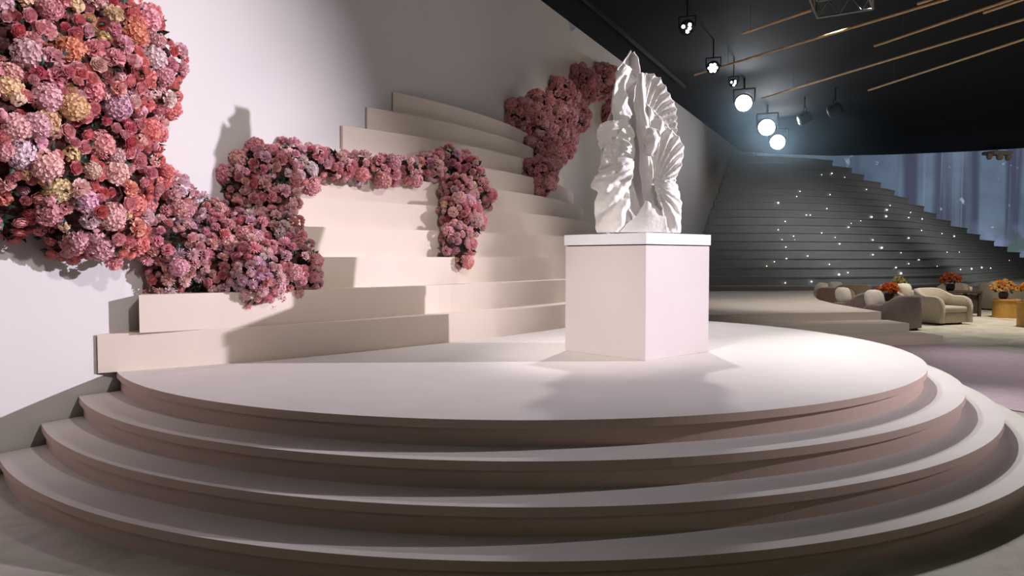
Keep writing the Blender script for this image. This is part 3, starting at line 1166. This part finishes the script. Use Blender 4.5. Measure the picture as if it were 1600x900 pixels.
def tub_chair(loc, rz, mat, label, w=0.92, d=0.88, h=0.76, group=None, arm=0.6):
    """rounded club chair, opening towards local -y"""
    root = empty('armchair', loc, label, 'armchair', group, rz)
    # wrap-around shell: U shaped wall whose top dips from back to arms
    t = 0.14
    path = []
    ym = d / 2 - w / 2 * 0.9
    for i in range(9):
        path.append((w / 2, -d / 2 + (ym + d / 2) * i / 9, w / 2 - t, -d / 2 + (ym + d / 2) * i / 9))
    for i in range(17):
        a = PI * i / 16
        ex = 0.72
        cx_ = math.copysign(abs(math.cos(a)) ** ex, math.cos(a))
        sy_ = math.sin(a) ** ex
        path.append((cx_ * w / 2, ym + sy_ * (d / 2 - ym), cx_ * (w / 2 - t), ym + sy_ * (d / 2 - ym - t)))
    for i in range(8, -1, -1):
        path.append((-w / 2, -d / 2 + (ym + d / 2) * i / 9, -(w / 2 - t), -d / 2 + (ym + d / 2) * i / 9))
    outer, inner = [], []
    rr = 0.24
    for x, y, xi, yi in path:
        s_ = y + d / 2
        f = min(1.0, max(0.0, (y + d * 0.05) / (d * 0.55)))
        hh = h * (arm + (1 - arm) * f * f * (3 - 2 * f))
        if s_ < rr:
            hh -= rr * 0.85 * (1 - math.sqrt(max(0, 1 - (1 - s_ / rr) ** 2)))
        outer.append((x, y, hh))
        inner.append((xi, yi, hh))
    bm = bmesh.new()
    rows = []
    for (x, y, hh), (xi, yi, _) in zip(outer, inner):
        mx, my = (x + xi) / 2, (y + yi) / 2
        rows.append([bm.verts.new(v) for v in ((x, y, 0.05), (x, y, hh - 0.05), (x * .985 + mx * .015, y * .985 + my * .015, hh - 0.02), (mx, my, hh), (xi, yi, hh - 0.03), (xi, yi, 0.05))])
    for a, b in zip(rows, rows[1:]):
        for k in range(5):
            bm.faces.new((a[k], b[k], b[k + 1], a[k + 1]))
        bm.faces.new((a[5], b[5], b[0], a[0]))
    bm.faces.new(rows[0])
    bm.faces.new(list(reversed(rows[-1])))
    bm_obj('shell', bm, mat, root, smooth=True)
    bm = bmesh.new()
    bm_box(bm, (0, -0.05, 0.17), (w - 2 * t - 0.01, d - t - 0.04, 0.24), bevel=0.02)
    bm_obj('base', bm, mat, root, smooth=False)
    bm = bmesh.new()
    bm_box(bm, (0, -0.07, 0.365), (w - 2 * t - 0.02, d - t - 0.04, 0.14), bevel=0.045)
    bm_obj('seat_cushion', bm, mat, root, smooth=True)
    for sx in (-1, 1):
        for sy in (-1, 1):
            bm = bmesh.new()
            bm_box(bm, (sx * (w / 2 - 0.17), sy * (d / 2 - 0.2), 0.025), (0.06, 0.06, 0.05))
            bm_obj('foot', bm, M['dark_wood'], root)
    return root


def pillow(loc, rz, label, s=0.46, mat=None, lean=0.25):
    bm = bmesh.new()
    bmesh.ops.create_grid(bm, x_segments=10, y_segments=10, size=0.5)
    r = bmesh.ops.extrude_face_region(bm, geom=bm.faces[:])
    vs2 = [v for v in r['geom'] if isinstance(v, bmesh.types.BMVert)]
    top = set(vs2)
    for v in bm.verts:
        x, y = v.co.x * 2, v.co.y * 2
        f = max(0, (1 - x * x)) ** 0.45 * max(0, (1 - y * y)) ** 0.45
        k = 1 - 0.10 * (abs(x) ** 2) * (1 - abs(y)) - 0.1 * (abs(y) ** 2) * (1 - abs(x))
        th = 0.16 * f * (1 if v in top else -1)
        k *= 1 - 0.22 * x * x * y * y
        v.co = Vector((v.co.x * s * k, th * s * 2.0, (v.co.y * k + 0.5) * s * 0.95))
    bmesh.ops.remove_doubles(bm, verts=bm.verts, dist=0.002)
    o = bm_obj('cushion', bm, mat or M['cushion'], None, smooth=True)
    o.location = loc
    o.rotation_euler = (lean, 0, rz)
    return tag(o, label, 'cushion', None)


def flower_pot(loc, label, pal, r=0.2, n=26, pot=True, seed=1, rad=(0.05, 0.07)):
    random.seed(seed)
    root = empty('potted_flowers', loc, label, 'potted flowers')
    bm = bmesh.new()
    bm_lathe(bm, [(0.07, 0.0), (0.11, 0.05), (0.12, 0.14), (0.10, 0.19), (0.09, 0.20)], 16)
    bm_obj('pot', bm, M['pot'], root, smooth=True)
    bm = bmesh.new()
    for _ in range(70):
        d = Vector((random.gauss(0, 1), random.gauss(0, 1), abs(random.gauss(0, 1)) * .8)).normalized()
        leaf_points(bm, Vector((0, 0, 0.22)) + d * r * 0.55, d, 0.13)
    tag(bm_obj('foliage', bm, M['leaf'], root), kind='stuff')
    for i, d in enumerate(ball_dirs(n, -0.1)):
        o = bpy.data.objects.new('bloom', random.choice(BLOOMS[random.choice(['rose', 'carnation', 'chrysanthemum'])]))
        COL.objects.link(o)
        o.parent = root
        o.rotation_mode = 'QUATERNION'
        o.rotation_quaternion = d.to_track_quat('Z', 'Y')
        o.location = Vector((0, 0, 0.26)) + Vector((d.x, d.y, d.z * 0.8)) * r * random.uniform(.8, 1.15)
        s = random.uniform(*rad)
        o.scale = (s, s, s)
        c = random.choice(pal)
        o.color = c + (1,)
    return root


ORANGE = [(0.80, 0.20, 0.04), (0.85, 0.34, 0.10), (0.75, 0.60, 0.48), (0.72, 0.14, 0.03)]
YELLOW = [(0.85, 0.52, 0.20), (0.88, 0.62, 0.30), (0.82, 0.40, 0.12)]
DULL = [(0.50, 0.13, 0.04), (0.42, 0.10, 0.04)]
CREAM = [(0.75, 0.65, 0.35), (0.65, 0.55, 0.25)]

tub_chair((8.62, 16.70, 0), math.radians(205), M['sofa_taupe'], 'dark taupe armchair seen from behind beside the dais steps', w=1.0, d=0.95, h=0.78, arm=0.72)
pillow((8.28, 16.85, 0.42), math.radians(205), 'cream cushion in the dark taupe armchair nearest the dais steps', s=0.52)
tub_chair((8.58, 18.55, 0), math.radians(215), M['sofa_taupe'], 'taupe armchair beside the dais edge, second from the dais steps', w=0.95, d=0.9, h=0.76, arm=0.66)
pillow((8.42, 18.75, 0.42), math.radians(215), 'cream cushion in the second taupe armchair along the dais edge', s=0.5)
tub_chair((9.05, 20.75, 0), math.radians(150), M['sofa_brown'], 'brown armchair with a smooth round back at the far curve of the dais', w=1.0, d=0.95, h=0.8, arm=0.7)
tub_chair((10.45, 18.15, 0), math.radians(22), M['sofa_beige'], 'beige armchair with empty seat facing the platform, nearest on open floor', w=1.08, d=0.95, h=0.86, arm=0.80)
tub_chair((10.55, 20.1, 0), math.radians(20), M['sofa_beige'], 'beige armchair directly behind the one facing the platform', w=1.0, d=0.95, h=0.88, arm=0.8)
pillow((10.42, 19.95, 0.44), math.radians(20), 'white cushion peeking over the beige armchair behind the nearest one', s=0.55)
tub_chair((10.5, 23.0, 0), math.radians(170), M['sofa_brown'], 'low brown armchair farthest back at the dais curve under white cushions', w=1.15, d=0.95, h=0.8, arm=0.7)
pillow((10.1, 23.1, 0.46), math.radians(170), 'white cushion leaning in the farthest brown armchair, right one', s=0.48, lean=0.5)
pillow((9.25, 22.4, 0.52), math.radians(120), 'slim white cushion tilted above the far dais curve, left one', s=0.42, lean=0.6)
tub_chair((12.9, 22.0, 0), math.radians(300), M['sofa_brown'], 'dim brown armchair behind the dark side table and orange flowers', w=1.0, d=0.95, h=0.86)
tub_chair((15.0, 22.9, 0), math.radians(95), M['sofa_beige'], 'beige armchair cut by the right frame edge behind the amber barrels', w=1.0, d=0.95, h=0.84, arm=0.85)
pillow((14.75, 22.9, 0.46), math.radians(60), 'white cushion on the beige armchair at the right edge', s=0.5)


def round_table(loc, r, h, mat, label):
    root = empty('side_table', loc, label, 'side table')
    bm = bmesh.new()
    bm_lathe(bm, [(r * .96, 0.0), (r * .96, h - 0.04)], 28)
    bm_obj('drum', bm, mat, root)
    bm = bmesh.new()
    bm_lathe(bm, [(r, h - 0.04), (r + .012, h - 0.03), (r + .012, h - 0.006), (r, h)], 28)
    bm_obj('table_top', bm, mat, root)
    return root


round_table((9.62, 18.95, 0), 0.28, 0.50, M['gold_barrel'], 'amber side table holding orange and white flowers behind the taupe armchairs')
flower_pot((9.62, 18.95, 0.50), 'orange and white flowers in a dark pot behind the taupe armchairs', ORANGE, 0.23, 30, seed=3)
round_table((11.15, 21.4, 0), 0.25, 0.62, M['dark_wood'], 'dark side table under yellow flowers behind the white cushion')
flower_pot((11.15, 21.4, 0.62), 'small cream yellow flowers behind the beige armchairs', CREAM, 0.17, 20, seed=4)
sq = empty('square_table', (12.35, 20.6, 0), 'dark square side table right behind the beige armchair', 'side table')
bm = bmesh.new()
bm_box(bm, (0, 0, 0.66), (0.95, 0.75, 0.06), bevel=0.006)
bm_obj('table_top', bm, M['dark_wood'], sq)
for sx in (-1, 1):
    for sy in (-1, 1):
        bm = bmesh.new()
        bm_box(bm, (sx * .42, sy * .32, 0.315), (0.07, 0.07, 0.63))
        bm_obj('leg', bm, M['dark_wood'], sq)
bm = bmesh.new()
bm_box(bm, (0, 0, 0.33), (0.80, 0.60, 0.5))
bm_obj('cabinet', bm, M['dark_wood'], sq)
flower_pot((12.15, 20.6, 0.69), 'dull red orange flowers on the dark square side table', DULL, 0.25, 26, seed=6)
tag(bm_obj('tea_light', (lambda b: (bm_lathe(b, [(0.035, 0), (0.045, 0.05), (0.045, 0.12), (0.04, 0.121)], 12), b)[1])(bmesh.new()), M['cushion']),
    'small white candle glass on the dark square side table', 'candle').location = (12.62, 20.45, 0.69)
round_table((13.28, 19.95, 0), 0.33, 0.50, M['gold_barrel'], 'wide amber barrel table near the right edge, farther of two')
flower_pot((13.2, 19.95, 0.50), 'yellow and peach flowers on the farther amber barrel table', YELLOW, 0.27, 34, seed=7)
round_table((12.15, 17.3, 0), 0.33, 0.60, M['gold_barrel'], 'amber barrel table cut by the right frame edge, nearer of two')
flower_pot((12.1, 17.3, 0.60), 'peach flowers on the nearer amber barrel at the right edge', YELLOW, 0.24, 30, seed=9)

# ------------------------------------------------------------------ ceiling rig: rods, lamps, truss frame
ROD_Z = 6.1
rods = [((1160, 52), (1268, 16)), ((1085, 117), (1482, -2)), ((1366, 72), (1590, -4)), ((1537, 20), (1610, -5)), ((1190, 154), (1610, 27)),
        ((1357, 141), (1610, 58)), ((1434, 6), (1470, -6))]
rod_lab = ['short brass rod hanging left of the truss frame under the ceiling', 'longest brass rod running down from behind the truss frame', 'brass rod hanging to the right of the truss frame, third from the left',
           'brass rod end in the top right corner of the picture', 'long brass rod reaching down to the glaring spotlights', 'lowest brass rod at the right under the black ceiling', 'brass rod tip at the top edge right of the truss frame']
for (a, b), lab in zip(rods, rod_lab):
    A, B = on_z(a[0], a[1], ROD_Z), on_z(b[0], b[1], ROD_Z)
    if b[1] < 1 or b[0] > 1600:      # runs on beyond the frame
        B = B + (B - A).normalized() * 3.0
    root = empty('hanging_rod', (A + B) / 2, lab, 'rod')
    bm = bmesh.new()
    bm_tube(bm, A - root.location, B - root.location, 0.026, 10)
    bm_obj('rod', bm, M['gold'], root)
    for f in (0.12, 0.88):
        p = A + (B - A) * f - root.location
        bm = bmesh.new()
        bm_tube(bm, p, p + Vector((0, 0, WALL_H - ROD_Z)), 0.004, 5)
        bm_obj('wire', bm, M['steel'], root)


def spotlight(px, py, z, lens_r, label, lit=True, watts=0.0, tilt=0.35, cells=1, target=(0, 4, 1.0)):
    p = on_z(px, py, z)
    root = empty('spotlight', p, label, 'spotlight')
    t = (Vector(target) - p).normalized()
    q = t.to_track_quat('Z', 'Y').to_matrix().to_4x4()
    R = lens_r * 1.15
    bm = bmesh.new()
    prof = [(R * .6, -R * 1.9), (R * .95, -R * 1.6), (R, -R * 0.2), (R * 1.04, 0.0), (R * .98, 0.02)]
    bm_lathe(bm, prof, 20)
    bmesh.ops.transform(bm, matrix=q, verts=bm.verts)
    head = bm_obj('lamp_head', bm, M['black_metal'], root, smooth=True)
    bm = bmesh.new()
    if cells == 1:
        bm_lathe(bm, [(lens_r, 0.021), (lens_r * .8, 0.03 + lens_r * .12), (lens_r * .4, 0.03 + lens_r * .2), (0.001, 0.03 + lens_r * .22)], 20)
    else:
        cs = [(0, 0)] + [(math.cos(k * PI / 3) * .62, math.sin(k * PI / 3) * .62) for k in range(6)]
        for cx_, cy_ in (cs if cells == 7 else [(-.5, .3), (.5, .5), (.1, -.5), (.45, -.05)]):
            bm_lathe(bm, [(lens_r * .27, 0.021), (lens_r * .2, 0.03 + lens_r * .1), (0.001, 0.03 + lens_r * .13)], 10, (cx_ * lens_r, cy_ * lens_r, 0))
    bmesh.ops.transform(bm, matrix=q, verts=bm.verts)
    bm_obj('lens', bm, (M['lens'] if cells == 1 else M['led']) if lit else M['steel'], head, smooth=True)
    bm = bmesh.new()
    top = Vector((0, 0, WALL_H - p.z))
    side = t.cross(Vector((0, 0, 1))).normalized()
    back_c = t * (-R * 0.8)
    for s in (-1, 1):
        bm_tube(bm, back_c + side * s * R * 1.1, back_c + side * s * R * 1.15 + Vector((0, 0, R * 1.5)), R * .09, 6)
    bm_tube(bm, back_c - side * R * 1.15 + Vector((0, 0, R * 1.5)), back_c + side * R * 1.15 + Vector((0, 0, R * 1.5)), R * .09, 6)
    bm_tube(bm, back_c + Vector((0, 0, R * 1.5)), Vector((back_c.x, back_c.y, top.z)), R * .12, 6)
    bm_obj('yoke', bm, M['black_metal'], root)
    if watts:
        d = bpy.data.lights.new('lamp_beam', 'SPOT')
        d.energy = watts
        d.color = (0.86, 0.94, 1.0)
        d.spot_size = math.radians(150)
        d.spot_blend = 0.6
        d.shadow_soft_size = lens_r * 0.8
        lo = bpy.data.objects.new('lamp_beam', d)
        lo.rotation_euler = t.to_track_quat('-Z', 'Y').to_euler()
        lo.location = p + t * (lens_r * 0.6)
        COL.objects.link(lo)
    return root


spotlight(1162, 161, 5.85, 0.215, 'glaring white spotlight, highest of the three bright ones', watts=90)
spotlight(1198, 199, 5.80, 0.25, 'glaring white spotlight, middle of the three bright ones', watts=90)
spotlight(1215, 222, 5.75, 0.25, 'glaring white spotlight, lowest of the three, just above the dark staircase', watts=90)
spotlight(1114, 106, 5.9, 0.125, 'small white honeycomb spotlight left of the three glaring ones', cells=7)
spotlight(1073, 44, 5.95, 0.12, 'small cluster spotlight with four lit lenses, farthest left on the ceiling', cells=4)
spotlight(1146, 130, 5.9, 0.09, 'tiny twin spotlight above the highest glaring spotlight', cells=4)
spotlight(1250, 188, 5.85, 0.16, 'unlit dark spotlight right of the glaring ones, nearer them', lit=False, target=(-4, 25, 0))
spotlight(1297, 176, 5.85, 0.16, 'unlit dark spotlight right of the glaring ones, farther right', lit=False, target=(-2, 30, 0))

# thin stage haze around the lit spotlights
m = bpy.data.materials.new('stage_haze')
m.use_nodes = True
m.node_tree.nodes.remove(m.node_tree.nodes['Principled BSDF'])
vsc = m.node_tree.nodes.new('ShaderNodeVolumeScatter')
vsc.inputs['Color'].default_value = (0.58, 0.82, 1.0, 1)
vsc.inputs['Anisotropy'].default_value = 0.5
tcn = m.node_tree.nodes.new('ShaderNodeTexCoord')
vln = m.node_tree.nodes.new('ShaderNodeVectorMath')
vln.operation = 'LENGTH'
m.node_tree.links.new(tcn.outputs['Object'], vln.inputs[0])
mpr = m.node_tree.nodes.new('ShaderNodeMapRange')
mpr.interpolation_type = 'SMOOTHSTEP'
for key, val in (('From Min', 0.15), ('From Max', 1.0), ('To Min', 0.022), ('To Max', 0.0)):
    mpr.inputs[key].default_value = val
m.node_tree.links.new(vln.outputs['Value'], mpr.inputs['Value'])
m.node_tree.links.new(mpr.outputs['Result'], vsc.inputs['Density'])
m.node_tree.links.new(vsc.outputs[0], m.node_tree.nodes['Material Output'].inputs['Volume'])
bm = bmesh.new()
bmesh.ops.create_icosphere(bm, subdivisions=4, radius=1.0)
hz = bm_obj('haze', bm, m)
hz.location = (8.3, 23.0, 5.15)
hz.rotation_euler = (0, 0, -0.45)
hz.scale = (3.6, 8.5, 1.38)
tag(hz, 'thin bluish haze hanging around the glaring spotlights under the ceiling', 'haze', kind='stuff')

# truss frame at the top of the picture
tc_ = [on_z(1258, -20, 6.2), on_z(1277, 28, 6.0), on_z(1364, 14, 6.0), on_z(1352, -26, 6.2)]
root = empty('truss_frame', sum(tc_, Vector()) / 4, 'dark steel truss frame hanging at the top edge among brass rods', 'truss')
for a in range(4):
    A, B = tc_[a] - root.location, tc_[(a + 1) % 4] - root.location
    up = Vector((0, 0, 0.3))
    bm = bmesh.new()
    bm_tube(bm, A, B, 0.022, 8)
    bm_tube(bm, A + up, B + up, 0.022, 8)
    for k in range(5):
        P = A + (B - A) * k / 5
        Q = A + (B - A) * (k + 1) / 5
        bm_tube(bm, P, Q + up if k % 2 == 0 else Q, 0.010, 6) if k % 2 == 0 else bm_tube(bm, P + up, Q, 0.010, 6)
    bm_tube(bm, A, A + up, 0.02, 8)
    bm_obj('truss_bar', bm, M['steel'], root)
bm = bmesh.new()
cen = Vector((0, 0, 0.15))
bm_box(bm, cen, (0.45, 0.35, 0.16), rz=0.3, bevel=0.02)
bm_obj('equipment_box', bm, M['black_metal'], root)

# hanging dark light fixture before the screen
p = on_z(1558, 243, 6.25)
root = empty('hanging_fixture', p, 'dark brown fixture hanging from the ceiling before the forest screen', 'fixture')
bm = bmesh.new()
bm_box(bm, (0, 0, 0.10), (1.1, 0.7, 0.16), rz=0.3, bevel=0.06)
bm_obj('body', bm, M['sofa_brown'], root, smooth=True)
for k, (dx, r) in enumerate(((-0.45, .12), (0.12, .15), (0.6, .13))):
    bm = bmesh.new()
    bm_lathe(bm, [(r * .6, -0.2), (r, -0.12), (r, 0.02), (r * .8, 0.08)], 14, (dx, 0.15 * (k - 1), 0))
    bm_obj('lamp_pod', bm, M['sofa_brown'], root, smooth=True)
bm = bmesh.new()
bm_tube(bm, (0, 0, 0.15), (0, 0, WALL_H - p.z), 0.04, 8)
bm_obj('hanger', bm, M['black_metal'], root)

# ------------------------------------------------------------------ fairy lights on the far staircase
stars_px = [(1284, 273), (1300, 271), (1320, 277), (1250, 299), (1245, 307), (1297, 304), (1354, 296), (1216, 317), (1227, 346), (1216, 359), (1391, 321), (1386, 328), (1266, 336), (1292, 326), (1362, 339), (1385, 338),
            (1420, 340), (1441, 342), (1326, 355), (1284, 364), (1305, 371), (1312, 381), (1364, 375), (1420, 372), (1472, 365), (1491, 369), (1222, 375), (1242, 375), (1228, 386), (1262, 400), (1229, 404), (1198, 416),
            (1210, 409), (1364, 398), (1377, 388), (1499, 394), (1577, 407), (1296, 413), (1400, 418), (1408, 427), (1325, 426), (1311, 429), (1464, 416), (1501, 421), (1534, 418), (1548, 419), (1436, 406), (1420, 412),
            (1227, 442), (1268, 440), (1330, 349), (1378, 387), (1260, 336), (1440, 360), (1345, 345), (1408, 395), (1480, 394), (1240, 369), (1518, 420), (1423, 332)]
star_me = None
NS = 0
for px, py in stars_px:
    r = ray(px, py)
    hit = None
    t = 22.0
    while t < 60 and hit is None:
        p = EYE + r * t
        for pts, z0, z1 in FAR_ROWS:
            if z0 <= p.z <= z1:
                for a, b in zip(pts, pts[1:]):
                    if a[0] <= p.x <= b[0] and p.y >= a[1] + (b[1] - a[1]) * (p.x - a[0]) / (b[0] - a[0]):
                        hit = p
        t += 0.05
    if hit is None:
        continue
    if star_me is None:
        bm = bmesh.new()
        bmesh.ops.create_icosphere(bm, subdivisions=1, radius=1.0)
        star_me = bpy.data.meshes.new('fairy_light')
        bm.to_mesh(star_me)
        bm.free()
        star_me.materials.append(M['star'])
    o = bpy.data.objects.new('fairy_light', star_me)
    COL.objects.link(o)
    random.seed(int(px * 7 + py))
    s = random.choice([0.018, 0.022, 0.024, 0.03, 0.038])
    o.scale = (s, s, s)
    o.location = hit - r.normalized() * (s * 1.4 + 0.09)
    tag(o, 'tiny glowing white light dot on the dark grey staircase', 'light', 'tiny lights on the dark staircase')
    NS += 1
print('stars', NS)
